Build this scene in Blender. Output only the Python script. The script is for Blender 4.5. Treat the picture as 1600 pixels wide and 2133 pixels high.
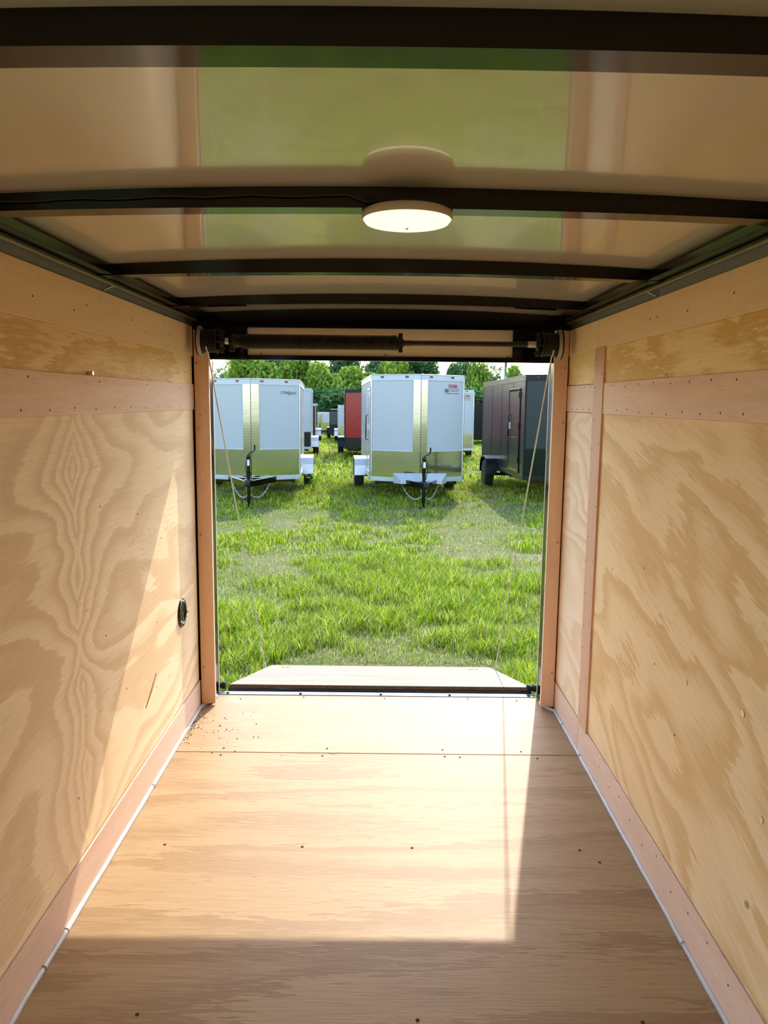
import bpy, bmesh, math, random
import numpy as np
from mathutils import Vector, Matrix

for o in list(bpy.data.objects): bpy.data.objects.remove(o, do_unlink=True)
S = bpy.context.scene
COL = S.collection
random.seed(7); RNG = np.random.default_rng(11)
R = math.radians

# ------------------------------------------------------------------ camera
CZ = 1.524
p_, y_, r_ = .1416, .0016, .0109
fw = Vector((math.sin(y_)*math.cos(p_), math.cos(y_)*math.cos(p_), -math.sin(p_)))
rt = Vector((math.cos(y_), -math.sin(y_), 0)); up = rt.cross(fw)
ax = rt*math.cos(r_)+up*math.sin(r_); ay = -rt*math.sin(r_)+up*math.cos(r_); az = -fw
cd = bpy.data.cameras.new('camera'); cam = bpy.data.objects.new('camera', cd); COL.objects.link(cam)
cam.matrix_world = Matrix(((ax.x, ay.x, az.x, 0), (ax.y, ay.y, az.y, 0), (ax.z, ay.z, az.z, CZ), (0, 0, 0, 1)))
cd.sensor_fit = 'HORIZONTAL'; cd.sensor_width = 36; cd.lens = 1623.1/1600*36
cd.clip_start = .02; cd.clip_end = 500
S.camera = cam

# ------------------------------------------------------------------ sky, sun, exposure
SUN_DIR = Vector((.4324, 1.8702, 1.72)).normalized()
wd = bpy.data.worlds.new('sky'); S.world = wd; wd.use_nodes = True
wt = wd.node_tree; wt.nodes.clear()
wo = wt.nodes.new('ShaderNodeOutputWorld'); wb = wt.nodes.new('ShaderNodeBackground')
sk = wt.nodes.new('ShaderNodeTexSky'); sk.sky_type = 'NISHITA'; sk.sun_disc = False
sk.sun_elevation = R(41.9); sk.sun_rotation = R(13.0); sk.air_density = 1.0; sk.dust_density = 1.2; sk.ozone_density = 1.0
wt.links.new(sk.outputs[0], wb.inputs[0]); wt.links.new(wb.outputs[0], wo.inputs[0])
wb.inputs[1].default_value = .24
sd = bpy.data.lights.new('sun', 'SUN'); sd.energy = 2.15; sd.angle = R(.55); sd.color = (1, .93, .82)
so = bpy.data.objects.new('sun', sd); COL.objects.link(so)
so.rotation_euler = SUN_DIR.to_track_quat('Z', 'Y').to_euler(); so.location = (3, 14, 14)
S.view_settings.view_transform = 'Standard'; S.view_settings.look = 'None'
S.view_settings.gamma = 1; S.view_settings.use_curve_mapping = False
S.view_settings.exposure = 1.66
S.cycles.max_bounces = 14; S.cycles.diffuse_bounces = 9; S.cycles.glossy_bounces = 6

# ------------------------------------------------------------------ mesh helpers
class MB:
    def __init__(s): s.v = []; s.f = []; s.sm = []
    def add(s, vs, fs, smooth=False):
        b = len(s.v); s.v += [tuple(v) for v in vs]
        s.f += [tuple(i+b for i in f) for f in fs]; s.sm += [smooth]*len(fs); return s
    def box(s, x0, x1, y0, y1, z0, z1):
        return s.add([(x, y, z) for x in (x0, x1) for y in (y0, y1) for z in (z0, z1)],
              [(0, 1, 3, 2), (4, 6, 7, 5), (0, 4, 5, 1), (2, 3, 7, 6), (0, 2, 6, 4), (1, 5, 7, 3)])
    def prism(s, pts, z0, z1):
        n = len(pts)
        return s.add([(x, y, z0) for x, y in pts]+[(x, y, z1) for x, y in pts],
              [tuple(range(n))[::-1], tuple(range(n, 2*n))]+[(i, (i+1) % n, n+(i+1) % n, n+i) for i in range(n)])
    def tube(s, pts, r, n=8, closed=False, smooth=True):
        pts = [Vector(p) for p in pts]; m = len(pts); rs = r if isinstance(r, (list, tuple)) else [r]*m
        vs = []; u = None
        for i, p in enumerate(pts):
            a = pts[(i-1) % m] if (closed or i > 0) else p
            b = pts[(i+1) % m] if (closed or i < m-1) else p
            t = (b-a).normalized()
            if u is None:
                u = t.cross(Vector((0, 0, 1)))
                if u.length < .1: u = t.cross(Vector((0, 1, 0)))
            u = (u-t*u.dot(t)).normalized(); w = t.cross(u)
            vs += [p+(u*math.cos(2*math.pi*k/n)+w*math.sin(2*math.pi*k/n))*rs[i] for k in range(n)]
        fs = []
        for i in range(m if closed else m-1):
            j = (i+1) % m
            fs += [(i*n+k, i*n+(k+1) % n, j*n+(k+1) % n, j*n+k) for k in range(n)]
        s.add(vs, fs, smooth)
        if not closed:
            s.add(vs[:n], [tuple(range(n))[::-1]]); s.add(vs[-n:], [tuple(range(n))])
        return s
    def bar(s, a, b, w, h, upv=(0, 0, 1)):
        a = Vector(a); b = Vector(b); t = (b-a).normalized(); u = t.cross(Vector(upv)).normalized()*w/2; q = u.cross(t).normalized()*h/2
        vs = [a-u-q, a+u-q, a+u+q, a-u+q, b-u-q, b+u-q, b+u+q, b-u+q]
        return s.add(vs, [(0, 1, 2, 3), (7, 6, 5, 4), (0, 4, 5, 1), (1, 5, 6, 2), (2, 6, 7, 3), (3, 7, 4, 0)])
    def lathe(s, prof, c=(0, 0, 0), axis='z', n=24, smooth=True):
        vs = []
        for r, h in prof:
            for k in range(n):
                a = 2*math.pi*k/n; p = (r*math.cos(a), r*math.sin(a), h)
                if axis == 'x': p = (p[2], p[0], p[1])
                elif axis == 'y': p = (p[1], p[2], p[0])
                vs.append((p[0]+c[0], p[1]+c[1], p[2]+c[2]))
        m = len(prof)
        fs = [(i*n+k, i*n+(k+1) % n, (i+1)*n+(k+1) % n, (i+1)*n+k) for i in range(m-1) for k in range(n)]
        s.add(vs, fs, smooth)
        s.add(vs[:n], [tuple(range(n))[::-1]]); s.add(vs[-n:], [tuple(range(n))]); return s
    def face(s, a, b, z0, z1, o0, o1):
        """a slab on the vertical face a->b (outward is to the right of a->b), offset o0..o1"""
        a = Vector(a); b = Vector(b); t = (b-a).normalized(); nrm = Vector((t.y, -t.x))
        return s.prism([tuple(a+nrm*o0), tuple(b+nrm*o0), tuple(b+nrm*o1), tuple(a+nrm*o1)], z0, z1)
    def mesh(s, name):
        me = bpy.data.meshes.new(name); me.from_pydata(s.v, [], s.f); me.update()
        me.polygons.foreach_set('use_smooth', s.sm)
        bm = bmesh.new(); bm.from_mesh(me); bmesh.ops.recalc_face_normals(bm, faces=bm.faces); bm.to_mesh(me); bm.free()
        return me
    def build(s, name, mat, parent=None, bevel=0):
        return obj(name, s.mesh(name), mat, parent, bevel)

def obj(name, me, mat, parent=None, bevel=0):
    o = bpy.data.objects.new(name, me); COL.objects.link(o)
    if mat is not None and not me.materials: me.materials.append(mat)
    if parent is not None: o.parent = parent
    if bevel:
        m = o.modifiers.new('bevel', 'BEVEL'); m.width = bevel; m.segments = 2; m.limit_method = 'ANGLE'; m.angle_limit = R(40)
    return o
def tag(o, label, cat, group=None, kind=None):
    o['label'] = label; o['category'] = cat
    if group: o['group'] = group
    if kind: o['kind'] = kind
    return o
def struct(o, label=None):
    o['kind'] = 'structure'
    if label: o['label'] = label
    return o
def empty(name, loc, rot=(0, 0, 0)):
    o = bpy.data.objects.new(name, None); COL.objects.link(o); o.location = loc; o.rotation_euler = rot; o.empty_display_size = .1; return o
def copy_tree(o, parent=None):
    c = o.copy(); COL.objects.link(c); c.parent = parent
    for ch in list(o.children): copy_tree(ch, c)
    return c

# ------------------------------------------------------------------ materials
class NT:
    def __init__(s, name):
        s.m = bpy.data.materials.new(name); s.m.use_nodes = True; s.t = s.m.node_tree; s.t.nodes.clear()
        s.out = s.n('ShaderNodeOutputMaterial')
    def n(s, typ, **kw):
        nd = s.t.nodes.new(typ)
        for k, v in kw.items(): setattr(nd, k, v)
        return nd
    def link(s, a, b): s.t.links.new(a, b)
    def val(s, sock, v):
        if hasattr(v, 'is_linked') or hasattr(v, 'links'): s.link(v, sock)
        else: sock.default_value = v
    def math(s, op, a, b=None, c=None):
        nd = s.n('ShaderNodeMath', operation=op); s.val(nd.inputs[0], a)
        if b is not None: s.val(nd.inputs[1], b)
        if c is not None: s.val(nd.inputs[2], c)
        return nd.outputs[0]
    def comb(s, x, y, z):
        nd = s.n('ShaderNodeCombineXYZ'); s.val(nd.inputs[0], x); s.val(nd.inputs[1], y); s.val(nd.inputs[2], z); return nd.outputs[0]
    def xyz(s):
        tc = s.n('ShaderNodeTexCoord'); sp = s.n('ShaderNodeSeparateXYZ'); s.link(tc.outputs['Object'], sp.inputs[0]); return sp.outputs
    def noise(s, vec, scale=1, detail=2, rough=.5, dist=0):
        nd = s.n('ShaderNodeTexNoise'); s.val(nd.inputs['Vector'], vec); nd.inputs['Scale'].default_value = scale
        nd.inputs['Detail'].default_value = detail; nd.inputs['Roughness'].default_value = rough; nd.inputs['Distortion'].default_value = dist
        return nd.outputs[0]
    def ramp(s, fac, stops, interp='LINEAR'):
        nd = s.n('ShaderNodeValToRGB'); s.link(fac, nd.inputs[0]); cr = nd.color_ramp; cr.interpolation = interp
        while len(cr.elements) > 1: cr.elements.remove(cr.elements[-1])
        for i, (p, c) in enumerate(stops):
            e = cr.elements[0] if i == 0 else cr.elements.new(p); e.position = p
            e.color = (c, c, c, 1) if isinstance(c, (int, float)) else tuple(c)+(1,)
        return nd.outputs[0]
    def mix(s, fac, a, b, mode='MIX'):
        nd = s.n('ShaderNodeMix', data_type='RGBA', blend_type=mode)
        s.val(nd.inputs[0], fac)
        for sock, v in ((nd.inputs[6], a), (nd.inputs[7], b)):
            if isinstance(v, tuple): sock.default_value = v+(1,) if len(v) == 3 else v
            else: s.link(v, sock)
        return nd.outputs[2]
    def bump(s, h, strength=.3, dist=.01):
        nd = s.n('ShaderNodeBump'); nd.inputs['Strength'].default_value = strength; nd.inputs['Distance'].default_value = dist
        s.link(h, nd.inputs['Height']); return nd.outputs[0]
    def bsdf(s, color, rough=.5, metal=0., spec=.5, normal=None, coat=0, emit=None, es=0):
        b = s.n('ShaderNodeBsdfPrincipled')
        if isinstance(color, tuple): b.inputs['Base Color'].default_value = color+(1,)
        else: s.link(color, b.inputs['Base Color'])
        s.val(b.inputs['Roughness'], rough); s.val(b.inputs['Metallic'], metal); b.inputs['Specular IOR Level'].default_value = spec
        b.inputs['Coat Weight'].default_value = coat
        if normal is not None: s.link(normal, b.inputs['Normal'])
        if emit: b.inputs['Emission Color'].default_value = emit+(1,); b.inputs['Emission Strength'].default_value = es
        s.link(b.outputs[0], s.out.inputs[0]); return s.m

def plain(name, color, rough=.5, metal=0., spec=.5, var=.08, vs=8, bump=0, bs=60, coat=0, emit=None, es=0):
    t = NT(name); tc = t.n('ShaderNodeTexCoord'); n = t.noise(tc.outputs['Object'], vs, 3)
    c = t.mix(t.ramp(n, [(.3, 0.), (.7, 1.)]), tuple(max(0, v*(1-var)) for v in color), tuple(min(1, v*(1+var)) for v in color))
    nm = t.bump(t.noise(tc.outputs['Object'], bs, 2), bump, .01) if bump else None
    return t.bsdf(c, rough, metal, spec, nm, coat, emit, es)

def plywood(name, uv, light, dark,  su=.9, sv=2.2, K=11., tilt=1.5, seed=0., col=None, fib=.10, feather=.05, rough=.62, streak=.35, rot=0.):
    """rotary-cut softwood face: wandering growth-ring bands, fibre and pores. uv = grain axis, cross axis"""
    t = NT(name); X = t.xyz(); u = X[uv[0]]; v = X[uv[1]]
    if rot:
        u, v = t.math('SUBTRACT', t.math('MULTIPLY', u, math.cos(rot)), t.math('MULTIPLY', v, math.sin(rot))), t.math('ADD', t.math('MULTIPLY', u, math.sin(rot)), t.math('MULTIPLY', v, math.cos(rot)))
    P = t.comb(t.math('MULTIPLY', u, su), t.math('MULTIPLY', v, sv), seed)
    big = t.noise(P, 1., 2.2, .45, .35)
    fine = t.noise(t.comb(t.math('MULTIPLY', u, 9.), t.math('MULTIPLY', v, 70.), seed), 1., 3., .6)
    F = t.math('ADD', t.math('MULTIPLY', big, K), t.math('MULTIPLY', v, tilt))
    F = t.math('ADD', F, t.math('MULTIPLY', fine, feather*8))
    if col:                       # a chain of knots: the rings pinch towards a line across the sheet
        u0, amp, wdt = col
        d = t.math('ABSOLUTE', t.math('SUBTRACT', u, t.math('ADD', u0, t.math('MULTIPLY', t.noise(t.comb(0., t.math('MULTIPLY', v, 3.), 3.), 1., 1.), .10))))
        g = t.math('POWER', 2.718, t.math('MULTIPLY', d, -1./wdt))
        s = t.noise(t.comb(0., t.math('MULTIPLY', v, 3.4), seed), 1., 2.)
        F = t.math('ADD', F, t.math('MULTIPLY', t.math('MULTIPLY', g, amp*3.2), s))
    saw = t.math('FRACT', F)
    band = t.ramp(saw, [(0., 0.), (.30, .12), (.52, .55), (.74, 1.), (.90, .9), (1., 0.)], 'EASE')
    tone = t.noise(t.comb(t.math('MULTIPLY', u, .8), t.math('MULTIPLY', v, 1.3), seed+5), 1.6, 2.)
    c = t.mix(band, light, dark)
    c = t.mix(t.math('MULTIPLY', t.ramp(tone, [(.35, 0.), (.7, 1.)]), .45), c, tuple(.5*a+.5*b for a, b in zip(light, dark)))
    fb = t.noise(t.comb(t.math('MULTIPLY', u, 5.), t.math('MULTIPLY', v, 240.), seed+2), 1., 3., .65)
    c = t.mix(t.math('MULTIPLY', t.ramp(fb, [(.42, 0.), (.62, 1.)]), fib*2.2), c, tuple(.72*k for k in dark))
    ds = t.noise(t.comb(t.math('MULTIPLY', u, 16.), t.math('MULTIPLY', v, 190.), seed+9), 1., 1.)
    gate = t.ramp(t.noise(P, 2.3, 1.), [(.5, 0.), (.66, 1.)])
    c = t.mix(t.math('MULTIPLY', t.math('MULTIPLY', t.ramp(ds, [(.66, 0.), (.70, 1.)]), gate), streak), c, tuple(.30*k for k in dark))
    nm = t.bump(t.math('ADD', t.math('MULTIPLY', band, .5), fb), .14, .004)
    return t.bsdf(c, rough, 0, .2, nm)

def luan(name, uv, c1, c2, seed=0., rough=.6):
    t = NT(name); X = t.xyz(); u = X[uv[0]]; v = X[uv[1]]
    a = t.noise(t.comb(t.math('MULTIPLY', u, 2.), t.math('MULTIPLY', v, 22.), seed), 1., 4., .6, .4)
    b = t.noise(t.comb(t.math('MULTIPLY', u, 14.), t.math('MULTIPLY', v, 330.), seed+1), 1., 2., .6)
    c = t.mix(t.ramp(a, [(.3, 0.), (.72, 1.)]), c1, c2)
    c = t.mix(t.math('MULTIPLY', t.ramp(b, [(.56, 0.), (.70, 1.)]), .4), c, tuple(.55*k for k in c2))
    return t.bsdf(c, rough, 0, .3, t.bump(b, .08, .003))

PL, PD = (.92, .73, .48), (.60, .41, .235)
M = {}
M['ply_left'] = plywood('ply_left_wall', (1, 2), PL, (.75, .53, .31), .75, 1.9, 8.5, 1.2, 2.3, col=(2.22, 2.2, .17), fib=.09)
M['ply_right'] = plywood('ply_right_wall', (1, 2), (.92, .70, .42), (.74, .485, .22), .8, 1.9, 9.5, 2.6, 7.7, fib=.08, feather=.09, rot=-.25)
M['ply_right_end'] = plywood('ply_right_wall_end', (1, 2), (.90, .72, .52), (.76, .55, .35), 1.1, 2.4, 8., 5., 4.1, fib=.06, feather=.05, rot=-.2)
M['ply_upper_left'] = plywood('ply_upper_left', (1, 2), (.92, .72, .40), (.70, .43, .14), 1.1, 4., 4.5, .6, 12.1, fib=.08, feather=.22)
M['ply_upper_right'] = plywood('ply_upper_right', (1, 2), (.92, .73, .40), (.72, .46, .14), 1.5, 4., 4.0, .6, 19.5, fib=.06, feather=.18)
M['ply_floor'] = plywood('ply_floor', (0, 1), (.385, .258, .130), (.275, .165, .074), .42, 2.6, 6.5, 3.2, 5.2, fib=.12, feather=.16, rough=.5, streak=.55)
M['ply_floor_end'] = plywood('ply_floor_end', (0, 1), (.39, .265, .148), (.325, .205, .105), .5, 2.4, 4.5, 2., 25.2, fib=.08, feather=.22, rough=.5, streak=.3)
M['ply_ramp'] = plywood('ply_ramp', (0, 1), (.225, .20, .15), (.165, .14, .10), .4, 2.6, 5., 3., 31., fib=.08, feather=.2, rough=.6)
M['ply_edge'] = plain('ply_edge', (.20, .11, .05), .8, var=.35, vs=60)
M['luan_top'] = luan('luan_top', (1, 2), (.90, .68, .42), (.85, .62, .36), 1.)
M['luan_pink'] = luan('luan_pink', (1, 2), (.82, .56, .41), (.72, .46, .32), 4.)
M['luan_base'] = luan('luan_base', (1, 2), (.76, .54, .41), (.68, .46, .34), 8.)
M['luan_base2'] = luan('luan_base_pale', (1, 2), (.82, .60, .46), (.76, .53, .39), 9.)
M['luan_vert'] = luan('luan_vertical', (2, 0), (.88, .62, .44), (.82, .55, .37), 6.)
M['luan_batten'] = luan('luan_batten', (2, 1), (.72, .45, .31), (.62, .36, .23), 16.)
M['black'] = plain('black_steel', (.0015, .0015, .0015), .11, 0, .4, .3)
M['blackmatte'] = plain('black_rubber', (.012, .012, .012), .7, 0, .3, .3)
M['castiron'] = plain('cast_iron', (.02, .018, .016), .42, .6, .5, .4, 40, .3)
M['spring'] = plain('spring_steel', (.045, .038, .032), .33, .9, .5, .2)
M['shaft'] = plain('shaft_steel', (.05, .043, .036), .28, .9, .5, .2)
M['zinc'] = plain('zinc', (.62, .60, .56), .32, .9, .5, .15)
M['cable'] = plain('cable_steel', (.62, .56, .46), .45, .5, .5, .15, 300)
M['skin_beige'] = plain('beige_metal_panel', (.74, .66, .50), .45, 0, .4, .04)
M['screw'] = plain('screw_steel', (.42, .36, .27), .4, .7, .5, .2, 100)
M['nail'] = plain('nail_hole', (.05, .03, .02), .7, 0, .3, .3)
M['caulk'] = plain('grey_caulk', (.50, .49, .48), .45, 0, .5, .08, 20, .1, 30)
M['white_plastic'] = plain('white_plastic', (.62, .54, .44), .45, 0, .5, .02, emit=None)
M['lens'] = plain('dome_lens', (.85, .80, .70), .3, 0, .5, .02, emit=(1., .86, .62), es=.4)
M['alu'] = plain('aluminium', (.42, .45, .49), .28, .9, .5, .06, 12)
M['alu_white'] = plain('aluminium_white', (.42, .455, .485), .32, .2, .5, .04, 6)
M['threshold'] = plain('threshold_metal', (.20, .235, .30), .38, .85, .5, .06, 12)
M['wire'] = plain('green_wire', (.008, .025, .012), .4)

def roof_mat():
    t = NT('ceiling_skin'); X = t.xyz()
    n = t.noise(t.comb(t.math('MULTIPLY', X[0], 30.), t.math('MULTIPLY', X[1], 260.), 0.), 1., 3.)
    w = t.noise(t.comb(t.math('MULTIPLY', X[0], 3.), t.math('MULTIPLY', X[1], 3.), 2.), 1., 2.)
    nm = t.bump(t.math('ADD', n, t.math('MULTIPLY', w, 3.)), .05, .004)
    return t.bsdf((.58, .54, .45), .12, 0, 1.0, nm, coat=.5)
M['ceiling'] = roof_mat()

def plate_mat(name, col=(.42, .47, .42), k=150., rough=.06, st=.16):
    t = NT(name); X = t.xyz()
    u = t.math('MULTIPLY', t.math('ABSOLUTE', X[0]), 1.15)
    a = t.math('SINE', t.math('MULTIPLY', t.math('ADD', u, X[2]), k)); b = t.math('SINE', t.math('MULTIPLY', t.math('SUBTRACT', u, X[2]), k))
    h = t.math('MAXIMUM', t.math('MULTIPLY', a, b), 0.)
    tc = t.n('ShaderNodeTexCoord'); w = t.noise(tc.outputs['Object'], 3., 2.)
    return t.bsdf(col, rough, 1., .5, t.bump(t.math('ADD', h, t.math('MULTIPLY', w, 6.)), st, .0011))
M['plate'] = plate_mat('diamond_plate')
M['plate_dark'] = plate_mat('black_plate', (.010, .016, .013), 150., .3, .2)

def panel_mat(name, col, rough=.2, spec=.5, wave=.06):
    t = NT(name); tc = t.n('ShaderNodeTexCoord'); w = t.noise(tc.outputs['Object'], 1.7, 2.)
    return t.bsdf(col, rough, 0, spec, t.bump(w, wave, .05))
M['white_skin'] = panel_mat('white_skin', (.37, .40, .425))
M['charcoal_skin'] = panel_mat('charcoal_skin', (.018, .026, .030), .24, .22)
M['red_skin'] = panel_mat('red_skin', (.26, .003, .007), .14, .35)
M['maroon_skin'] = panel_mat('maroon_skin', (.016, .002, .003), .2, .3)
M['grey_skin'] = panel_mat('grey_skin', (.055, .062, .068), .3, .3)
M['black_skin'] = panel_mat('black_skin', (.004, .007, .007), .3, .2)
M['tyre'] = plain('tyre_rubber', (.018, .018, .018), .8, 0, .3, .2, 30)
M['rim'] = plain('rim_silver', (.55, .55, .57), .35, .7)
M['rim_dark'] = plain('rim_dark', (.05, .05, .055), .4, .4)
M['red_lens'] = plain('marker_red', (.30, .02, .02), .25)
M['dark_lens'] = plain('marker_dark', (.015, .015, .015), .2)
M['ink'] = plain('decal_ink', (.01, .06, .10), .5)
M['ink_red'] = plain('decal_red', (.52, .02, .06), .5)
M['ink_black'] = plain('decal_black', (.02, .03, .05), .5)
M['galv'] = plain('galvanised', (.62, .63, .64), .35, .6)
M['glass'] = plain('window_glass', (.10, .12, .13), .06, 0, .8)

def leaf_mat(name, attr=True, col=(.1, .2, .02), transl=.45):
    t = NT(name)
    if attr:
        a = t.n('ShaderNodeAttribute', attribute_name='tint'); c = a.outputs['Color']
    else:
        tc = t.n('ShaderNodeTexCoord'); c = t.mix(t.noise(tc.outputs['Object'], .8, 2.), tuple(.6*k for k in col), tuple(1.3*k for k in col))
    d = t.n('ShaderNodeBsdfDiffuse'); tr = t.n('ShaderNodeBsdfTranslucent'); mx = t.n('ShaderNodeMixShader'); mx.inputs[0].default_value = transl
    t.link(c, d.inputs[0]); t.link(c, tr.inputs[0]); t.link(d.outputs[0], mx.inputs[1]); t.link(tr.outputs[0], mx.inputs[2])
    t.link(mx.outputs[0], t.out.inputs[0]); return t.m
M['grass'] = leaf_mat('grass_blades', transl=.34)
M['leaf'] = leaf_mat('tree_leaves', transl=.32)
M['weed_leaf'] = leaf_mat('weed_leaves', False, (.20, .40, .03))
M['bark'] = plain('bark', (.09, .07, .05), .9, 0, .2, .3, 6)
def soil():
    t = NT('field_soil'); X = t.xyz(); P = t.comb(X[0], X[1], 0.)
    a = t.noise(P, .55, 4., .6); b = t.noise(P, 9., 4., .75); c = t.noise(P, 38., 3., .7)
    base = t.mix(t.ramp(t.math('ADD', t.math('MULTIPLY', a, .6), t.math('MULTIPLY', b, .4)), [(.40, 0.), (.58, 1.)]), (.085, .14, .018), (.20, .185, .085))
    base = t.mix(t.math('MULTIPLY', t.ramp(c, [(.42, 0.), (.58, 1.)]), .75), base, (.045, .05, .015))
    return t.bsdf(base, .95, 0, .1, t.bump(b, .6, .03))
M['soil'] = soil()
M['mud'] = plain('dark_mud', (.035, .024, .015), .95, 0, .1, .5, 12, .8, 20)

# ------------------------------------------------------------------ interior shell
XL, XR, YB, YF, DOOR = -.9055, .8745, 3.735, -.30, 3.89
ZW = 1.86
# --- floor
fl = struct(MB().box(-.96, .93, YF, 3.885, -.06, -.019).build('floor', M['black']))
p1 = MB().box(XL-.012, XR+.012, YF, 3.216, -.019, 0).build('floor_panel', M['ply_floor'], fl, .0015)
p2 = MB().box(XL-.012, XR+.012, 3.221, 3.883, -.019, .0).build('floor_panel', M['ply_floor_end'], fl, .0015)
screw_me = MB().lathe([(.0052, 0), (.0052, .0012), (.003, .002), (.0018, .0006)], n=10).mesh('floor_screw')
for x, y in [(-.69, 3.255), (-.69, 3.19), (-.235, 3.262), (-.25, 3.19), (.275, 3.26), (.28, 3.195), (.345, 3.19), (.62, 3.25), (.68, 3.185),
             (-.74, 2.50), (-.265, 2.495), (.113, 2.495), (.69, 2.49), (-.72, 3.83), (-.40, 3.86), (.02, 3.855), (.45, 3.86), (.70, 3.84), (-.6, 1.75), (.1, 1.74), (.66, 1.74), (.74, 2.42), (.05, 1.2)]:
    o = obj('screw', screw_me, M['nail'], fl); o.location = (x, y, 0)
# a worn split across the board joint and a crack by the right wall
MB().add([(-.23, 3.214, .0006), (-.18, 3.225, .0006), (-.16, 3.2195, .0006), (-.21, 3.208, .0006)], [(0, 1, 2, 3)]).build('split', M['nail'], fl)
MB().box(.735, .84, 3.517, 3.5185, -.001, .0004).build('crack', M['nail'], fl)
# threshold strip of the doorway
th = struct(MB().box(-.85, .81, 3.887, 3.928, -.03, .003).build('trim_1', M['threshold'], None, .002), 'bluish aluminium threshold strip across the rear doorway')
sm2 = MB().lathe([(.008, 0), (.008, .003), (.004, .005), (.001, .005)], n=10).mesh('threshold_screw')
for x in (-.80, -.42, .0, .36, .775):
    o = obj('screw', sm2, M['nail'], th); o.location = (x, 3.90, .004)
MB().box(-.93, .90, 3.885, 3.96, -.16, -.03).build('sill_beam', M['black'], fl)

# --- walls
def side_wall(side):
    s = -1 if side == 'left' else 1
    X = XL if s < 0 else XR
    def bx(y0, y1, z0, z1, proud, name, mat, parent, bev=.0012, depth=.02):
        a, b = X-s*proud, X+s*depth
        return MB().box(min(a, b), max(a, b), y0, y1, z0, z1).build(name, M[mat], parent, bev)
    y0 = YF
    a, b = X+s*.02, X+s*.05
    mb = MB()
    if s < 0:   # unseen open doorway, added behind the photographer to let more daylight in
        mb.box(min(a, b), max(a, b), 1.25, 3.9, -.06, 1.99); mb.box(min(a, b), max(a, b), y0, .15, -.06, 1.99)
        mb.box(min(a, b), max(a, b), .15, 1.25, 1.84, 1.99); mb.box(min(a, b), max(a, b), .15, 1.25, -.06, 0)
    else:
        mb.box(min(a, b), max(a, b), y0, 3.9, -.06, 1.99)
    w = struct(mb.build('wall_'+side, M['white_skin']))
    nd = []
    if s < 0:
        pass
        bx(1.25, 3.258, 1.722, ZW, .004, 'top_strip', 'luan_top', w); bx(3.2605, YB-.004, 1.722, ZW, .004, 'top_strip', 'luan_top', w)
        bx(1.25, YB-.012, 1.592, 1.7215, 0, 'upper_panel', 'ply_upper_left', w)
        bx(1.25, YB-.004, 1.474, 1.592, .0045, 'middle_strip', 'luan_pink', w)
        bx(1.25, YB-.012, .142, 1.474, 0, 'main_panel', 'ply_left', w)
        bx(y0, .15, .0, ZW, 0, 'front_panel', 'ply_left', w)
        nd = [(1.95+.17*i, 1.492+random.uniform(-.004, .006), .0045) for i in range(10)] + [(2.0+.5*i, 1.575, .0045) for i in range(4)]
        nd += [(2.05, 1.78, .004), (2.32, 1.775, .004), (2.42, 1.80, .004), (2.85, 1.80, .004), (3.0, 1.77, .004), (3.33, 1.79, .004)]
        nd += [(2.47, 1.18, 0), (2.85, 1.10, 0), (2.9, .88, 0), (3.14, .96, 0), (2.48, .75, 0), (2.66, .50, 0), (3.05, .63, 0), (3.02, .37, 0), (2.2, .33, 0), (3.2, .35, 0)]
        base = struct(bx(1.25, YB-.002, .002, .136, .004, 'baseboard_left', 'luan_base', None))
    else:
        bx(y0, 3.243, 1.742, ZW, .004, 'top_strip', 'luan_top', w); bx(3.246, YB+.02, 1.742, ZW, .004, 'top_strip', 'luan_top', w)
        bx(y0, 3.19, 1.604, 1.7415, 0, 'upper_panel', 'ply_upper_right', w); bx(3.19, YB+.02, 1.604, 1.7415, 0, 'upper_panel', 'ply_upper_right', w)
        bx(y0, 3.16, 1.482, 1.604, .0045, 'middle_strip', 'luan_pink', w); bx(3.22, YB+.025, 1.484, 1.602, .0045, 'middle_strip', 'luan_pink', w)
        bx(y0, 3.19, .149, 1.482, 0, 'main_panel', 'ply_right', w); bx(3.19, YB+.02, .147, 1.482, 0, 'main_panel', 'ply_right_end', w)
        bx(3.125, 3.262, .140, 1.746, .0085, 'batten', 'luan_batten', w)
        for k in range(13):
            nd.append((3.24, .22+.125*k+random.uniform(-.02, .02), .0085))
            if k % 2: nd.append((3.145, .25+.125*k+random.uniform(-.02, .02), .0085))
        nd += [(1.9+.13*i, 1.495+random.uniform(-.004, .014), .0045) for i in range(9)] + [(1.95+.15*i, 1.59+random.uniform(-.008, .004), .0045) for i in range(8)]
        nd += [(3.33+.09*i, 1.593, .0045) for i in range(5)] + [(3.33+.1*i, 1.497, .0045) for i in range(4)]
        nd += [(2.0, 1.80, .004), (2.3, 1.79, .004), (2.55, 1.80, .004), (2.62, 1.80, .004), (2.45, 1.615, 0), (2.55, .98, 0), (2.6, .56, 0), (2.4, .7, 0), (2.9, .9, 0), (2.95, .45, 0), (2.2, .55, 0)]
        nd += [(1.75+.13*i, .10+random.uniform(-.03, .02), .004) for i in range(10)]
        base = struct(bx(3.265, YB+.022, .002, .142, .004, 'baseboard_right', 'luan_base', None))
        bx(y0, 3.262, .002, .144, .004, 'board', 'luan_base2', base)
    me = MB().lathe([(.0034, 0), (.0034, .0006), (.001, .0006)], axis='x', n=8).mesh('wall_nail')
    for y, z, pr in nd:
        o = obj('nail', me, M['nail'], w); o.location = (X-s*(pr-.0001) if s < 0 else X-s*(pr+.0005), y, z)
    return w
wl = side_wall('left'); wr = side_wall('right')
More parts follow.
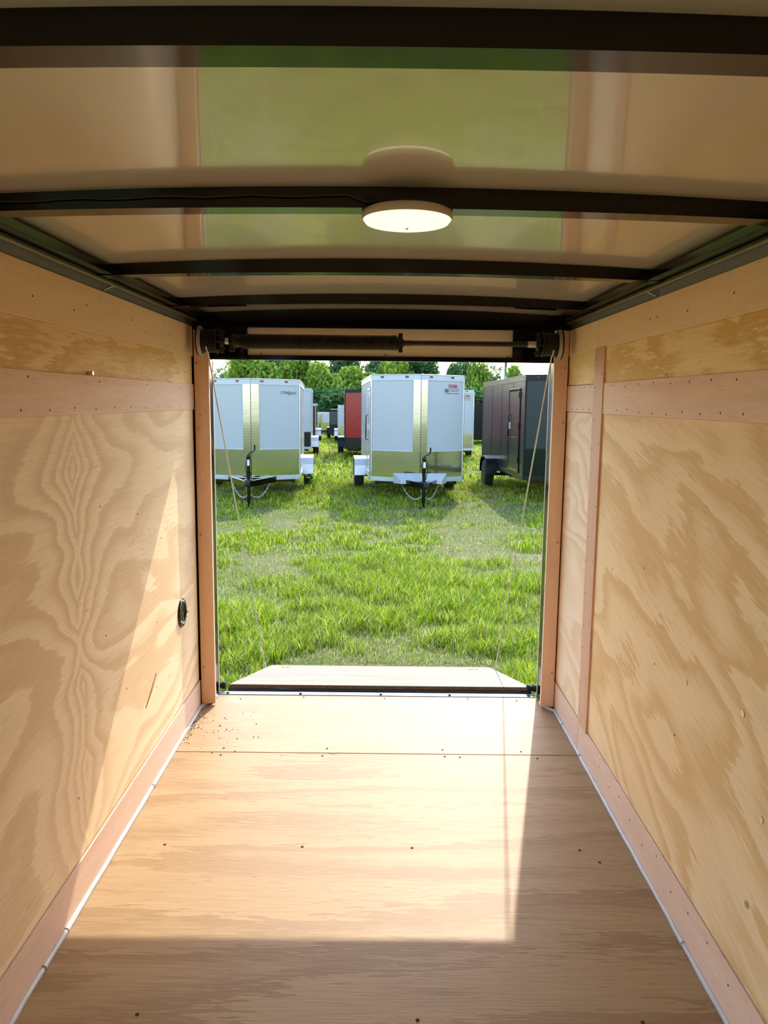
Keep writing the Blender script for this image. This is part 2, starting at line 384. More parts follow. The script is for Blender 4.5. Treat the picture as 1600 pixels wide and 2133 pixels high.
# larger screws on the right wall and a loose pin on the left
big = MB().lathe([(.0085, 0), (.0085, .001), (.003, .002), (.001, .0015)], axis='x', n=14).mesh('washer_screw')
for y, z in [(1.792, .787), (1.665, .585), (2.14, .735), (1.70, .35)]:
    o = obj('screw', big, M['zinc'], wr); o.location = (XR-.002, y, z)
o = MB().tube([(XL+.0, 2.412, 1.5975), (XL+.018, 2.412, 1.5985)], [.0055, .0065], 10).build('pin', M['zinc'], wl)
# a long dark pitch streak in the left sheet
MB().add([(XL+.0004, 2.86, .345), (XL+.0004, 2.93, .385), (XL+.0004, 3.01, .432), (XL+.0004, 3.02, .425), (XL+.0004, 2.95, .374), (XL+.0004, 2.87, .337)], [(0, 1, 2, 3, 4, 5)]).build('pitch_streak', plain('pitch', (.26, .12, .035), .6, var=.5, vs=60), wl)

# front wall behind the photographer
fwall = struct(MB().box(-.955, .925, YF-.05, YF, -.06, 1.99).build('wall_front', M['white_skin']))
MB().box(XL, XR, YF, YF+.012, 0, 1.9).build('main_panel', M['ply_right'], fwall)

# rear wall: header and jambs around the doorway
hd = MB()
hd.box(-.955, .925, 3.84, 3.90, 1.868, 1.99); hd.box(-.955, .925, 3.862, 3.90, 1.716, 1.738)
hd.box(-.955, -.665, 3.852, 3.90, 1.716, 1.87); hd.box(.622, .925, 3.852, 3.90, 1.716, 1.87)
hd.box(-.925, -.899, YB+.004, 3.76, -.0, 1.86); hd.box(.868, .896, YB+.024, 3.76, 0, 1.86); hd.box(-.955, -.847, 3.76, 3.90, -.06, 1.87); hd.box(.818, .925, 3.76, 3.90, -.06, 1.87)
rear = struct(hd.build('wall_rear', M['black']))
MB().box(-.665, .622, 3.872, 3.884, 1.735, 1.872).build('header_panel', M['skin_beige'], rear)
MB().box(-.664, .621, 3.884, 3.90, 1.738, 1.87).build('outer_skin', M['white_skin'], rear)
hsm = MB().lathe([(.0055, 0), (.0055, -.002), (.003, -.004), (.001, -.003)], axis='y', n=10).mesh('header_screw')
for x, z in [(-.602, 1.745), (.005, 1.747), (.602, 1.744)]:
    o = obj('screw', hsm, M['screw'], rear); o.location = (x, 3.872, z)
jl = struct(MB().box(-.898, -.829, YB, YB+.022, .012, 1.845).build('trim_2', M['luan_vert'], None, .0015), 'reddish plywood jamb board left of the rear doorway')
jr = struct(MB().box(.802, .867, YB, YB+.022, .012, 1.86).build('trim_3', M['luan_vert'], None, .0015), 'reddish plywood jamb board right of the rear doorway')
for par, x0, zs in ((jl, -.884, (1.69, 1.45, 1.385, .87, .20)), (jr, .853, (1.685, 1.43, .85, .19))):
    for i, z in enumerate(zs):
        o = obj('screw', hsm, M['screw'], par); o.location = (x0+(.012 if (par == jl and i == 1) else 0), YB, z)
# white rubber lip outside each jamb
for x in (-.850, .816):
    MB().box(x, x+.005, 3.90, 3.912, .01, 1.71).build('edge_seal', M['white_plastic'], rear)

# caulk beads
def bead(x, sgn, n, label, jog):
    pts = [(x, YF+.1, .004)]
    y = YF+.1
    while y < 3.70:
        y += .06; pts.append((x+random.uniform(-.0012, .0012), min(y, 3.715), .004))
    pts += jog
    t = MB().tube(pts, [.0085+random.uniform(-.0008, .0012) for _ in pts], 8)
    return struct(t.build('trim_%d' % n, M['caulk']), label)
bl = bead(XL+.006, 1, 4, 'grey caulk bead along the left floor edge', [(-.885, 3.745, .006), (-.862, 3.79, .006), (-.848, 3.85, .008)])
br = bead(XR-.006, -1, 5, 'grey caulk bead along the right floor edge', [(.845, 3.722, .006), (.822, 3.75, .008), (.812, 3.80, .008)])
for par, xs in ((bl, -1), (br, 1)):    # rings where the bead was started again
    for y in ((1.9, 2.05, 2.9) if xs < 0 else (2.02, 3.2, 3.53)):
        a = XL+.006 if xs < 0 else XR-.006
        MB().lathe([(.004, -.004), (.0108, -.002), (.0112, .001), (.004, .004)], (a, y, .0045), 'y', 12).build('bead_joint', M['caulk'], par)

# --- ceiling
def arc(x, c, e): return c-(c-e)*(x/.89)**2
xs = [-.93+i*(1.86/28) for i in range(29)]
mb = MB(); n_ = len(xs)
for off in (0, .03):
    mb.add([(x, y, arc(x, 1.962, 1.935)+off) for x in xs for y in (YF, 3.90)], [(2*i, 2*i+1, 2*i+3, 2*i+2) for i in range(n_-1)], True)
for y in (YF, 3.90):
    mb.add([(x, y, arc(x, 1.962, 1.935)+o) for x in xs for o in (0, .03)], [(2*i, 2*i+1, 2*i+3, 2*i+2) for i in range(n_-1)])
ceil = struct(mb.build('ceiling', M['ceiling']))
def bow(y, w=.058):
    vs = []; fs = []
    for x in xs:
        zb = arc(x, 1.920, 1.902); zt = arc(x, 1.962, 1.935)
        vs += [(x, y, zb), (x, y+w, zb), (x, y+w, zt), (x, y, zt)]
    for i in range(28):
        a = 4*i; b = a+4
        for k in range(4): fs.append((a+k, a+(k+1) % 4, b+(k+1) % 4, b+k))
    return MB().add(vs, fs).build('roof_bow', M['black'], ceil)
for y in (.20, .945, 1.688, 2.512, 3.312): bow(y)
for s, X in ((-1, XL), (1, XR)):
    m = MB(); a, b = X+s*.045, X+s*.022
    m.box(min(a, b), max(a, b), YF, 3.88, 1.85, 1.96)                 # web behind the sheet edge
    a, b = X+s*.03, X-s*.058
    m.box(min(a, b), max(a, b), YF, 3.88, 1.905, 1.925)
    rail = m.build('top_rail', M['black'], ceil)
    MB().tube([(X-s*.004, YF, 1.896), (X-s*.004, 3.80, 1.896)], .0075, 10).build('rail_lip', plain('rail_lip_%s' % ('l' if s < 0 else 'r'), (.16, .12, .075), .3, 0, .6), rail)
    for k, yy in enumerate((2.02, 2.035, 2.05, 2.07, 2.35, 2.60, 2.66, 2.72, 2.75, 2.81, 2.84, 2.9, 2.94, 3.0)):
        o = obj('rivet', MB().lathe([(.002, 0), (.002, -.002), (.001, -.003)], axis='x', n=6).mesh('rivet') if k == 0 else riv, M['zinc'], rail)
        if k == 0: riv = o.data
        o.location = (X+s*.022, yy, 1.884)
    # the long screw that pokes out of the rail
    MB().tube([(X-s*.006, 2.66, 1.893), (X+s*.012, 2.615, 1.872)], [.004, .003], 8).build('screw', M['zinc'], rail)

# ------------------------------------------------------------------ dome light
dl = tag(empty('dome_light', (.045, 1.722, 1.905)), 'round white dome light under the second roof bow', 'light')
MB().lathe([(.088, .018), (.0955, .014), (.0965, .004), (.094, -.001)], n=40).build('housing', M['white_plastic'], dl)
MB().lathe([(.0935, -.001), (.088, -.008), (.06, -.014), (.02, -.017), (.004, -.0175)], n=40).build('lens', M['lens'], dl)
MB().lathe([(.003, -.017), (.003, -.020), (.001, -.021)], n=8).build('finial', M['white_plastic'], dl)
wi = tag(MB().tube([(-.88+.05*i, 1.680, arc(-.88+.05*i, 1.942, 1.917)+.002*math.sin(i*1.7)) for i in range(17)]+[(-.045, 1.678, 1.931)], .0016, 6).build('light_wire', M['wire']),
         'thin green wire running along the roof bow to the dome light', 'wire')
wc = tag(MB().box(-.045, -.018, 1.668, 1.686, 1.928, 1.938).build('wire_connector', M['blackmatte'], None, .002), 'small black wire connector beside the dome light', 'connector')

# ------------------------------------------------------------------ round vent on the left wall
vt = tag(empty('round_vent', (XL, 3.425, .565)), 'round black plastic vent low on the left plywood wall', 'vent')
MB().lathe([(.066, 0), (.066, .004), (.060, .009), (.050, .010), (.047, .004)], axis='x', n=36).build('rim', M['black'], vt)
MB().lathe([(.047, .001), (.047, .004), (.040, .005), (.01, .005)], axis='x', n=30).build('flap', M['black'], vt)
MB().bar((.007, -.04, -.018), (.007, .04, .018), .004, .004, (1, 0, 0)).build('bar', M['castiron'], vt)
MB().tube([(.004, .060, -.012), (.010, .073, -.014)], .004, 8).build('knob', M['black'], vt)
for a in (90, 215, 330):
    MB().lathe([(.0045, .009), (.0045, .012), (.002, .013)], (0, .054*math.cos(R(a)), .054*math.sin(R(a))), 'x', 8).build('screw', M['zinc'], vt)

# ------------------------------------------------------------------ ramp spring assembly above the doorway
sp = tag(empty('ramp_spring', (0, 3.655, 1.788)), 'dark torsion spring on a shaft above the rear doorway', 'spring')
turns = 104; L0, L1 = -.705, .062; pts = []
for i in range(turns*12+1):
    a = 2*math.pi*i/12; f = i/(turns*12); r = .0335*(.72+.28*min(1, f*30))
    if f > .965: r *= 1.06
    pts.append((L0+(L1-L0)*f, r*math.cos(a), r*math.sin(a)))
MB().tube(pts, .0034, 5).build('coil', M['spring'], sp)
MB().lathe([(.0275, L0+.02), (.0275, L1-.01)], axis='x', n=20).build('core', M['blackmatte'], sp)
MB().lathe([(.0125, -.80), (.0125, .75)], axis='x', n=16).build('shaft', M['shaft'], sp)
cn = MB().lathe([(.024, .062), (.034, .066), (.034, .072), (.026, .078), (.018, .092), (.018, .096)], axis='x', n=20)
cn.box(.068, .088, -.014, .014, -.044, .046).lathe([(.0095, -.046), (.0095, -.040)], (.078, 0, 0), 'z', 12); cn.build('winding_cone', M['castiron'], sp)
for k in range(5): MB().lathe([(.013, .098+.008*k), (.0145, .100+.008*k), (.0145, .102+.008*k), (.013, .104+.008*k)], axis='x', n=14).build('collar_ring', M['shaft'], sp)
lc = MB().lathe([(.016, -.758), (.030, -.752), (.034, -.735), (.030, -.715), (.022, -.70)], axis='x', n=20).box(-.76, -.735, -.012, .012, -.05, -.02)
lc.build('end_cone', M['castiron'], sp)
MB().lathe([(.016, -.778), (.016, -.762)], axis='x', n=14).build('collar', M['zinc'], sp)
MB().lathe([(.0155, .700), (.0155, .742)], axis='x', n=14).build('collar', M['cable'], sp)
for x in (-.80, .752):
    b = MB().box(x-.004, x+.004, -.035, .055, -.055, .055).lathe([(.024, x-.012), (.030, x-.006), (.030, x+.006), (.024, x+.012)], axis='x', n=18)
    b.tube([(x-.014, -.03, .025), (x+.016, -.03, .025)], .006, 6); b.tube([(x-.014, -.034, -.005), (x+.016, -.034, -.005)], .007, 6); b.tube([(x-.03, -.03, -.045), (x+.03, -.034, -.035)], .004, 6)
    b.build('bearing_bracket', M['castiron'], sp)
for s, x in ((-1, -.862), (1, .815)):
    d = MB().lathe([(.02, -.048), (.060, -.046), (.060, -.040), (.052, -.038), (.052, .030), (.066, .034), (.071, .046), (.071, .050), (.02, .052)], axis='x', n=40)
    dr = d.build('cable_drum', M['castiron'], sp); dr.location = (x, 0, 0); dr.rotation_euler = (0, 0, math.pi if s < 0 else 0)
    for n_, (a, b, r, cnt) in enumerate(((-.034, .026, .0535, 12), (.030, .040, .064, 3))):
        for k in range(cnt):
            hx = a+(b-a)*k/(cnt-1); rr = r+(.0035*k if n_ else 0)
            c = MB().tube([(hx, rr*math.cos(2*math.pi*j/32), rr*math.sin(2*math.pi*j/32)) for j in range(32)], .0022, 6, True)
            c.build('cable_wrap', M['cable'] if n_ else M['spring'], dr)

sp.scale = (.94, .94, .94)
# ------------------------------------------------------------------ ramp door lying open, lift cables
RY0, RZ0, RY1, RZ1 = 4.0, .014, 5.55, -.42
rd = empty('ramp_door', (0, RY0, RZ0), (math.atan2(RZ1-RZ0, RY1-RY0), 0, 0))
tag(rd, 'open rear ramp door with pale plywood deck lying on the grass', 'ramp')
RL = math.hypot(RY1-RY0, RZ1-RZ0)
MB().box(-.812, .803, 0, RL, -.006, 0).build('deck', M['ply_ramp'], rd, .001)
MB().box(-.810, .801, .001, RL-.001, -.018, -.006).build('deck_core', M['ply_edge'], rd)
f = MB().box(-.815, .806, .004, .05, -.075, -.018).box(-.815, .806, RL-.05, RL-.004, -.075, -.018).box(-.815, -.765, .05, RL-.05, -.075, -.018).box(.756, .806, .05, RL-.05, -.075, -.018)
f.build('frame', M['black'], rd)
MB().box(-.80, .79, .04, RL-.04, -.085, -.076).build('outer_skin', M['white_skin'], rd)
for x, y in ((-.69, RL-.27), (-.665, RL-.22), (.625, RL-.28), (.65, RL-.24), (.67, RL-.30)):
    MB().lathe([(.012, 0), (.012, .0015), (.006, .001), (.002, .0005)], (x, y, 0), 'z', 10).build('screw', M['nail'], rd)
for s, x in ((-1, -.822), (1, .812)):
    MB().bar((x, 1.30, -.05), (x, 1.42, -.05), .014, .05).tube([(x, 1.36, -.03), (x-.004*s, 1.35, .012), (x, 1.34, .03), (x+.012*s, 1.35, .012), (x, 1.36, -.03)], .004, 6).build('cable_bracket', M['galv'], rd)
for x in (-.842, .80):
    MB().lathe([(.016, -.03), (.020, -.026), (.020, -.012), (.015, -.010), (.015, .002), (.020, .004), (.020, .018), (.015, .022)], (x, -.055, .0), 'x', 14).build('hinge', M['blackmatte'], rd)
hl = MB().tube([(-.812, 3.607, 1.760), (-.812, 3.66, 1.725), (-.823, 5.32, -.335)], .0038, 6).build('lift_cable', M['cable'])
tag(hl, 'steel lift cable from the left drum to the ramp corner', 'cable', 'ramp lift cables')
hr = MB().tube([(.770, 3.607, 1.760), (.770, 3.66, 1.725), (.812, 5.32, -.335)], .0038, 6).build('lift_cable', M['cable'])
tag(hr, 'steel lift cable from the right drum to the ramp corner', 'cable', 'ramp lift cables')

# crumbs of dirt on the floor by the left corner
m = MB()
for i in range(110):
    if i < 60: x = XL+.02+abs(random.gauss(0, .018)); y = 3.48+random.gauss(0, .10)
    else: x = XL+.03+abs(random.gauss(0, .16)); y = 3.45+random.gauss(0, .14)
    y = min(y, 3.68); r = random.uniform(.0012, .0034)
    m.add([(x-r, y-r, 0), (x+r, y-r, 0), (x+r, y+r, 0), (x-r, y+r, 0), (x, y, r*1.4)], [(0, 1, 4), (1, 2, 4), (2, 3, 4), (3, 0, 4)])
tag(m.build('dirt_crumbs', M['nail']), 'scattered dark dirt crumbs on the floor by the left jamb', 'dirt', kind='stuff')

# ------------------------------------------------------------------ the field
GY = [-60, 0, 6, 18, 30, 43, 58, 75, 140]; GZ = [-.46, -.46, -.475, -.48, -.57, -.76, -1.02, -1.28, -1.5]
def gz(y): return float(np.interp(y, GY, GZ))
def vnoise(x, y, seed, f):
    """smooth value noise on arrays"""
    g = np.random.default_rng(seed).random((256, 256)); X = x*f+1000; Y = y*f+1000
    i = np.floor(X).astype(int); j = np.floor(Y).astype(int); a = X-i; b = Y-j; a = a*a*(3-2*a); b = b*b*(3-2*b)
    q = lambda u, v: g[u % 256, v % 256]
    return (q(i, j)*(1-a)+q(i+1, j)*a)*(1-b)+(q(i, j+1)*(1-a)+q(i+1, j+1)*a)*b
gm = MB(); yy = [-60, -20, 0]+list(np.arange(3, 20, .5))+list(np.arange(20, 62, 2.))+[70, 80, 100, 140]
xx = [-90, -40, -15]+list(np.arange(-8, 8.1, .5))+[15, 40, 90]
gv = []
for y in yy:
    for x in xx: gv.append((x, y, gz(y)+(.03*(float(vnoise(np.array([x]), np.array([y]), 3, .9)[0])-.5) if 5.8 < y < 60 and abs(x) < 9 else 0)))
nx = len(xx); gm.add(gv, [(j*nx+i, j*nx+i+1, (j+1)*nx+i+1, (j+1)*nx+i) for j in range(len(yy)-1) for i in range(nx-1)], True)
ground = tag(gm.build('ground', M['soil']), 'grassy trailer lot with bare patches of soil', 'ground'); ground['kind'] = 'structure'; del ground['category']

def blades(x, y, h, w, col, lean=.55):
    n = len(x); a = RNG.random(n)*6.283; la = RNG.random(n)*6.283; ll = h*lean*(.2+RNG.random(n)*1.1)
    z = np.interp(y, GY, GZ)-.01
    dx, dy = np.cos(a)*w/2, np.sin(a)*w/2; lx, ly = np.cos(la)*ll, np.sin(la)*ll
    hz = np.sqrt(np.maximum(h*h-ll*ll*.6, (h*.25)**2))
    V = np.empty((n, 5, 3))
    V[:, 0] = np.stack([x-dx, y-dy, z], 1); V[:, 1] = np.stack([x+dx, y+dy, z], 1)
    V[:, 2] = np.stack([x+dx*.8+lx*.3, y+dy*.8+ly*.3, z+hz*.6], 1); V[:, 3] = np.stack([x-dx*.8+lx*.3, y-dy*.8+ly*.3, z+hz*.6], 1)
    V[:, 4] = np.stack([x+lx, y+ly, z+hz], 1)
    C = np.repeat(col[:, None, :], 5, 1)
    return V, C
def make_grass(name, V, C, label):
    n = len(V); me = bpy.data.meshes.new(name); me.vertices.add(n*5); me.vertices.foreach_set('co', V.reshape(-1))
    b = np.arange(n)[:, None]*5
    me.loops.add(n*7); me.loops.foreach_set('vertex_index', (b+np.array([0, 1, 2, 3, 3, 2, 4])).reshape(-1).astype(np.int32))
    st = (np.arange(n)[:, None]*7+np.array([0, 4])).reshape(-1)
    me.polygons.add(n*2); me.polygons.foreach_set('loop_start', st.astype(np.int32))
    me.update(calc_edges=True)
    at = me.color_attributes.new('tint', 'FLOAT_COLOR', 'POINT')
    at.data.foreach_set('color', np.concatenate([C.reshape(-1, 3), np.ones((n*5, 1))], 1).reshape(-1))
    o = obj(name, me, M['grass']); tag(o, label, 'grass', kind='stuff'); return o
GREEN = np.array([(.25, .41, .015), (.37, .52, .02), (.10, .23, .015), (.48, .57, .04), (.57, .60, .13)])
DRY = np.array([(.56, .52, .27), (.42, .39, .19), (.34, .42, .11), (.68, .65, .42)])
def lushness(x, y):
    base = np.interp(y, [5, 7.5, 9.0, 10.5, 12.3, 13.2, 15, 20, 30, 60], [.78, .68, .56, .50, .52, .66, .56, .66, .72, .80])
    n = .26*vnoise(x, y, 21, .75)+.36*vnoise(x, y, 22, 1.9)+.38*vnoise(x, y, 23, 4.8)
    bare = np.exp(-(((x-2.1)/.7)**2+((y-13.4)/1.5)**2))+.9*np.exp(-(((x+1.5)/.5)**2+((y-13.6)/.6)**2))+.5*np.exp(-(((x-1.9)/.6)**2+((y-9.6)/.7)**2))
    return base+(n-.5)*2.2-.75*bare
def field(name, n, xr, yr, hs, ws, label, wid=None):
    y = yr[0]+(yr[1]-yr[0])*RNG.random(n); x = (RNG.random(n)*2-1)*(xr if wid is None else wid(y))
    keep = ~((y < 4.05) & (np.abs(x) < 1.1)) & ~((y < 5.50) & (x > -.83) & (x < .82))
    L = lushness(x, y)
    keep &= RNG.random(n) < np.clip(.50+L*.8, .45, 1)
    x, y, L = x[keep], y[keep], L[keep]; n = len(x)
    tall = np.clip((L-.35)*1.8, 0, 1)
    h = hs*(.40+.78*tall)*(.55+.8*RNG.random(n))
    under = (np.abs(x) < .86) & (y < 5.75) & (y > 3.9); h = np.where(under, h*.35, h)
    w = ws*(.7+.6*RNG.random(n))*(.7+.5*tall)
    pg = np.clip(.26+L*.85, .22, .88); isg = RNG.random(n) < pg
    c = np.where(isg[:, None], GREEN[RNG.integers(0, 5, n)], DRY[RNG.integers(0, 4, n)])*(.35+.9*RNG.random(n))[:, None]
    V, C = blades(x, y, h, w, c, .72)
    return make_grass(name, V, C, label)
field('grass', 210000, 3.6, (4.0, 9.6), .125, .0062, 'lush green grass just beyond the ramp', lambda y: .75+.36*y)
field('grass', 190000, 7, (9.6, 20.), .105, .0105, 'patchy mown grass between the ramp and the parked trailers', lambda y: 1.2+.36*y)
field('grass', 90000, 15, (20., 62.), .13, .035, 'bright grass between the far rows of trailers', lambda y: 2+.30*y)
# torn clod of turf by the left jamb
cl = tag(empty('turf_clod', (-1.33, 5.92, gz(5.92)-.01)), 'dark torn clod of turf and dead grass beside the ramp', 'clod')
m = MB(); n = 11
for j in range(7):
    for i in range(n):
        a = math.pi*j/6; b = 2*math.pi*i/n; k = 1+random.uniform(-.22, .22)
        m.v.append((.30*math.sin(a)*math.cos(b)*k, .11*math.sin(a)*math.sin(b)*k, .07*math.cos(a)*k))
m.f = [(j*n+i, j*n+(i+1) % n, (j+1)*n+(i+1) % n, (j+1)*n+i) for j in range(6) for i in range(n)]; m.sm = [False]*len(m.f)
m.build('soil_lump', M['mud'], cl)
k = 900; ang = RNG.random(k)*6.28; rr = np.sqrt(RNG.random(k)); X = .36*rr*np.cos(ang); Y = .15*rr*np.sin(ang)
V, C = blades(X, Y+5.92, .04+.07*RNG.random(k), np.full(k, .005), np.array([(.20, .15, .08), (.10, .07, .04), (.32, .26, .14)])[RNG.integers(0, 3, k)], .9)
V[:, :, 1] -= 5.92; V[:, :, 2] -= gz(5.92)-.05*np.exp(-3*rr**2)[:, None]
dg = make_grass('dead_grass', V, C, 'x'); dg.parent = cl; del dg['category']; del dg['label']

# leafy weed by the left trailer's wheel
wp = tag(empty('weed', (-1.56, 17.35, gz(17.35))), 'small leafy weed growing by the wheel of the left white trailer', 'weed')
for k in range(7):
    a = k*.9; m = MB().tube([(0, 0, 0), (.05*math.cos(a), .05*math.sin(a), .2), (.14*math.cos(a), .14*math.sin(a), .34+.03*(k % 3))], .004, 5); m.build('stem', M['weed_leaf'], wp)
    for j in range(5):
        f = .3+.16*j; c = Vector((.14*f*math.cos(a), .14*f*math.sin(a), .36*f)); b = a+j*1.7; d = Vector((math.cos(b), math.sin(b), .3)); u = d.cross(Vector((0, 0, 1))).normalized()*.03
        MB().add([c, c+d*.05+u, c+d*.12, c+d*.05-u], [(0, 1, 2, 3)]).build('leaf', M['weed_leaf'], wp)

# ------------------------------------------------------------------ trailers
def text_mesh(txt, size, name):
    cu = bpy.data.curves.new(name, 'FONT'); cu.body = txt; cu.size = size; cu.extrude = .0006; cu.offset = size*.012
    t = bpy.data.objects.new(name, cu); COL.objects.link(t)
    me = bpy.data.meshes.new_from_object(t.evaluated_get(bpy.context.evaluated_depsgraph_get())); bpy.data.objects.remove(t); me.name = name
    return me
def on_face(o, a, b, u, z, off):
    """lay a flat XY object on the vertical face a->b at distance u along it"""
    a = Vector(a); b = Vector(b); t = (b-a).normalized(); nr = Vector((t.y, -t.x)); p = a+t*u+nr*off
    o.matrix_local = Matrix(((t.x, 0, nr.x, p.x), (t.y, 0, nr.y, p.y), (0, 1, 0, z), (0, 0, 0, 1)))

def wheel(parent, x, y, s, r=.345, w=.20, rim='rim'):
    t = MB().lathe([(r*.60, -w/2), (r*.80, -w/2-.006), (r*.95, -w/2+.012), (r, -w/2+.04), (r, w/2-.04), (r*.95, w/2-.012), (r*.80, w/2+.006), (r*.60, w/2)], axis='x', n=28).build('tyre', M['tyre'], parent)
    t.location = (x, y, r-.01)
    rm = MB().lathe([(r*.62, -w/2+.02), (r*.60, w/2-.01), (r*.54, w/2-.012), (r*.48, w/2-.04), (r*.2, w/2-.05), (r*.2, w/2-.005), (r*.12, w/2), (.01, w/2)], axis='x', n=20)
    for k in range(5):
        a = 2*math.pi*k/5; rm.bar((w/2-.045, .2*r*math.cos(a), .2*r*math.sin(a)), (w/2-.03, .56*r*math.cos(a), .56*r*math.sin(a)), .06, .02, (1, 0, 0))
    q = rm.build('rim', M[rim], t)
    if s < 0: t.rotation_euler = (0, 0, math.pi)
    return t

def trailer(name, label, corner, cside, ang, W, L, H, skin, N=.50, zb=.36, trim='alu_white', guard='plate', guard_h=.61, fender='galv', axle=.62, pitch=.5,
            lights='dark_lens', tongue='alu', door=None, decal=None, near=True, group='enclosed cargo trailers parked on the lot', rim='rim', plate_w=.15, nose_plate=True):
    a = R(ang); t = Vector((math.cos(a), math.sin(a)))
    c = Vector(corner)-t*(cside*W/2)
    e = empty(name, (c.x, c.y, gz(c.y+axle*L)), (R(-pitch), 0, a)); tag(e, label, 'trailer', group)
    bx = W/2; P = [(-bx, 0), (0, -N), (bx, 0), (bx, L), (-bx, L)]
    zt = H-.10
    MB().prism(P, zb+.05, zt).build('body', M[skin], e)
    faces = [(P[0], P[1]), (P[1], P[2]), (P[2], P[3]), (P[3], P[4]), (P[4], P[0])]
    # roof, top and bottom trim
    rf = MB(); vs = []; fs = []; cr = [(-bx, 0), (-bx/2, .004), (0, .006), (bx/2, .004), (bx, 0)]
    def fy(x): return -N*(1-abs(x)/bx)
    vs = [(x, fy(x), H-.01+h) for x, h in cr]+[(x, L, H-.01+h) for x, h in cr]
    fs = [(i, i+1, 6+i, 5+i) for i in range(4)]
    rf.add(vs, fs); rf.add([(x, fy(x), H-.01) for x, h in cr]+[(x, L, H-.01) for x, h in cr], [(i, i+1, 6+i, 5+i) for i in range(4)])
    rf.build('roof', M['white_skin'] if trim == 'alu_white' else M['black_skin'], e)
    tt = MB()
    for p, q in faces: tt.face(p, q, zt-.02, H, -.01, .012); tt.face(p, q, H-.018, H, 0, .020)
    tt.build('top_trim', M[trim], e, .003 if near else 0)
    bt = MB()
    for p, q in faces: bt.face(p, q, zb, zb+.085, -.01, .012); bt.face(p, q, zb+.035, zb+.045, 0, .018)
    bt.build('bottom_trim', M[trim], e)
    for i, (p, q) in enumerate(faces[:2]):
        MB().face(p, q, zb+.07, zb+guard_h, .001, .007).build('stone_guard', M[guard], e)
        if near: MB().face(p, q, zb+guard_h-.008, zb+guard_h+.014, .002, .012).build('guard_trim', M[trim], e)
    if nose_plate:
        for p, q in ((Vector(P[1])+(Vector(P[0])-Vector(P[1])).normalized()*plate_w, Vector(P[1])), (Vector(P[1]), Vector(P[1])+(Vector(P[2])-Vector(P[1])).normalized()*plate_w)):
            MB().face(p, q, zb+.07, zt-.01, .006, .014).build('nose_plate', M[guard], e)
    for s in (-1, 1):
        MB().tube([(s*(bx+.002), 0, zb+.03), (s*(bx+.002), 0, zt)], .018, 8).build('corner_trim', M['alu' if trim == 'alu_white' else trim], e)
    # panel joints along the sides
    if near:
        k = 1.22
        for s in (-1, 1):
            kk = k
            while kk < L:
                MB().box(s*bx-.004, s*bx+.004, kk-.008, kk+.008, zb+.08, zt-.02).build('side_seam', M[skin], e); kk += k
    # marker lights
    for p, q in faces[:2]:
        for f in (.22, .72):
            pp = Vector(p)+(Vector(q)-Vector(p))*f; ln = (Vector(q)-Vector(p)).normalized()
            MB().face(pp-ln*.035, pp+ln*.035, H-.068, H-.034, .010, .026).build('marker_light', M[lights], e, .008)
    if near:
        for s in (-1, 1):
            for y in (.12, L*.35, L*.6, L-.15):
                MB().box(s*bx-.02, s*bx+.024, y-.03, y+.03, H-.065, H-.037).build('marker_light', M[lights], e, .006)
    # running gear
    ya = L*axle
    for s in (-1, 1):
        wheel(e, s*(bx+.135), ya, s, rim=rim)
        fm = MB(); vs = []; n = 12; r0 = .43
        prof = [(-.50, .36), (-.47, .58), (-.36, .72), (-.16, .765), (.16, .765), (.36, .72), (.47, .58), (.50, .36)]
        for (y, z) in prof: vs += [(s*bx, ya+y, z), (s*(bx+.25), ya+y, z), (s*(bx+.25), ya+y*.96, z-.035), ]
        m_ = len(prof)
        fs = [(3*i+k, 3*i+k+1, 3*i+k+4, 3*i+k+3) for i in range(m_-1) for k in range(2)]
        fm.add(vs, fs, False)
        fo = fm.build('fender', M[fender], e); so_ = fo.modifiers.new('solid', 'SOLIDIFY'); so_.thickness = .006
        MB().box(min(s*bx, s*(bx+.008)), max(s*bx, s*(bx+.008)), ya-.62, ya+.62, zb+.02, zb+.16).build('fender_skirt', M[fender], e)
    MB().tube([(-bx-.1, ya, .33), (bx+.1, ya, .33)], .035, 10).build('axle', M['black'], e)
    ch = MB()
    for s in (-1, 1): ch.bar((s*(bx-.12), .05, zb-.02), (s*(bx-.12), L-.1, zb-.02), .05, .12)
    for y in (.1, L*.4, L*.8): ch.bar((-bx+.1, y, zb-.02), (bx-.1, y, zb-.02), .05, .10)
    ch.build('chassis', M['black'], e)
    # tongue, coupler, jack, chains
    ty = -N-.95
    tg = MB()
    for s in (-1, 1): tg.bar((s*.44, -.30, zb+.02), (s*.035, ty+.12, zb+.02), .055, .11)
    tg.bar((-.30, -.62, zb+.02), (.30, -.62, zb+.02), .06, .10); tg.build('tongue', M['black'], e)
    MB().bar((0, ty+.20, zb+.05), (0, ty-.05, zb+.04), .09, .07).lathe([(.045, -.05), (.052, -.02), (.045, .03), (.02, .045)], (0, ty-.05, zb+.05), 'z', 14).build('coupler', M['castiron'], e)
    if tongue == 'alu':
        w0, w1 = .52, .40
        ya_, yb_ = -N-.02, -N-.24
        sh = MB().add([(-w0, ya_, zb+.19), (w0, ya_, zb+.19), (w1, yb_, zb+.06), (-w1, yb_, zb+.06), (-w0, ya_, zb), (w0, ya_, zb), (w1, yb_, zb), (-w1, yb_, zb)],
                      [(0, 1, 2, 3), (4, 7, 6, 5), (0, 4, 5, 1), (1, 5, 6, 2), (2, 6, 7, 3), (3, 7, 4, 0)])
        sh.build('tongue_cover', M['alu_white'], e)
        for k in (.35, .7):
            y = ya_+(yb_-ya_)*k; z = zb+.19-.13*k; w = w0+(w1-w0)*k-.02
            MB().bar((-w, y, z+.002), (w, y, z+.002), .014, .008).build('cover_rib', M['alu'], e)
    jy = ty+.34
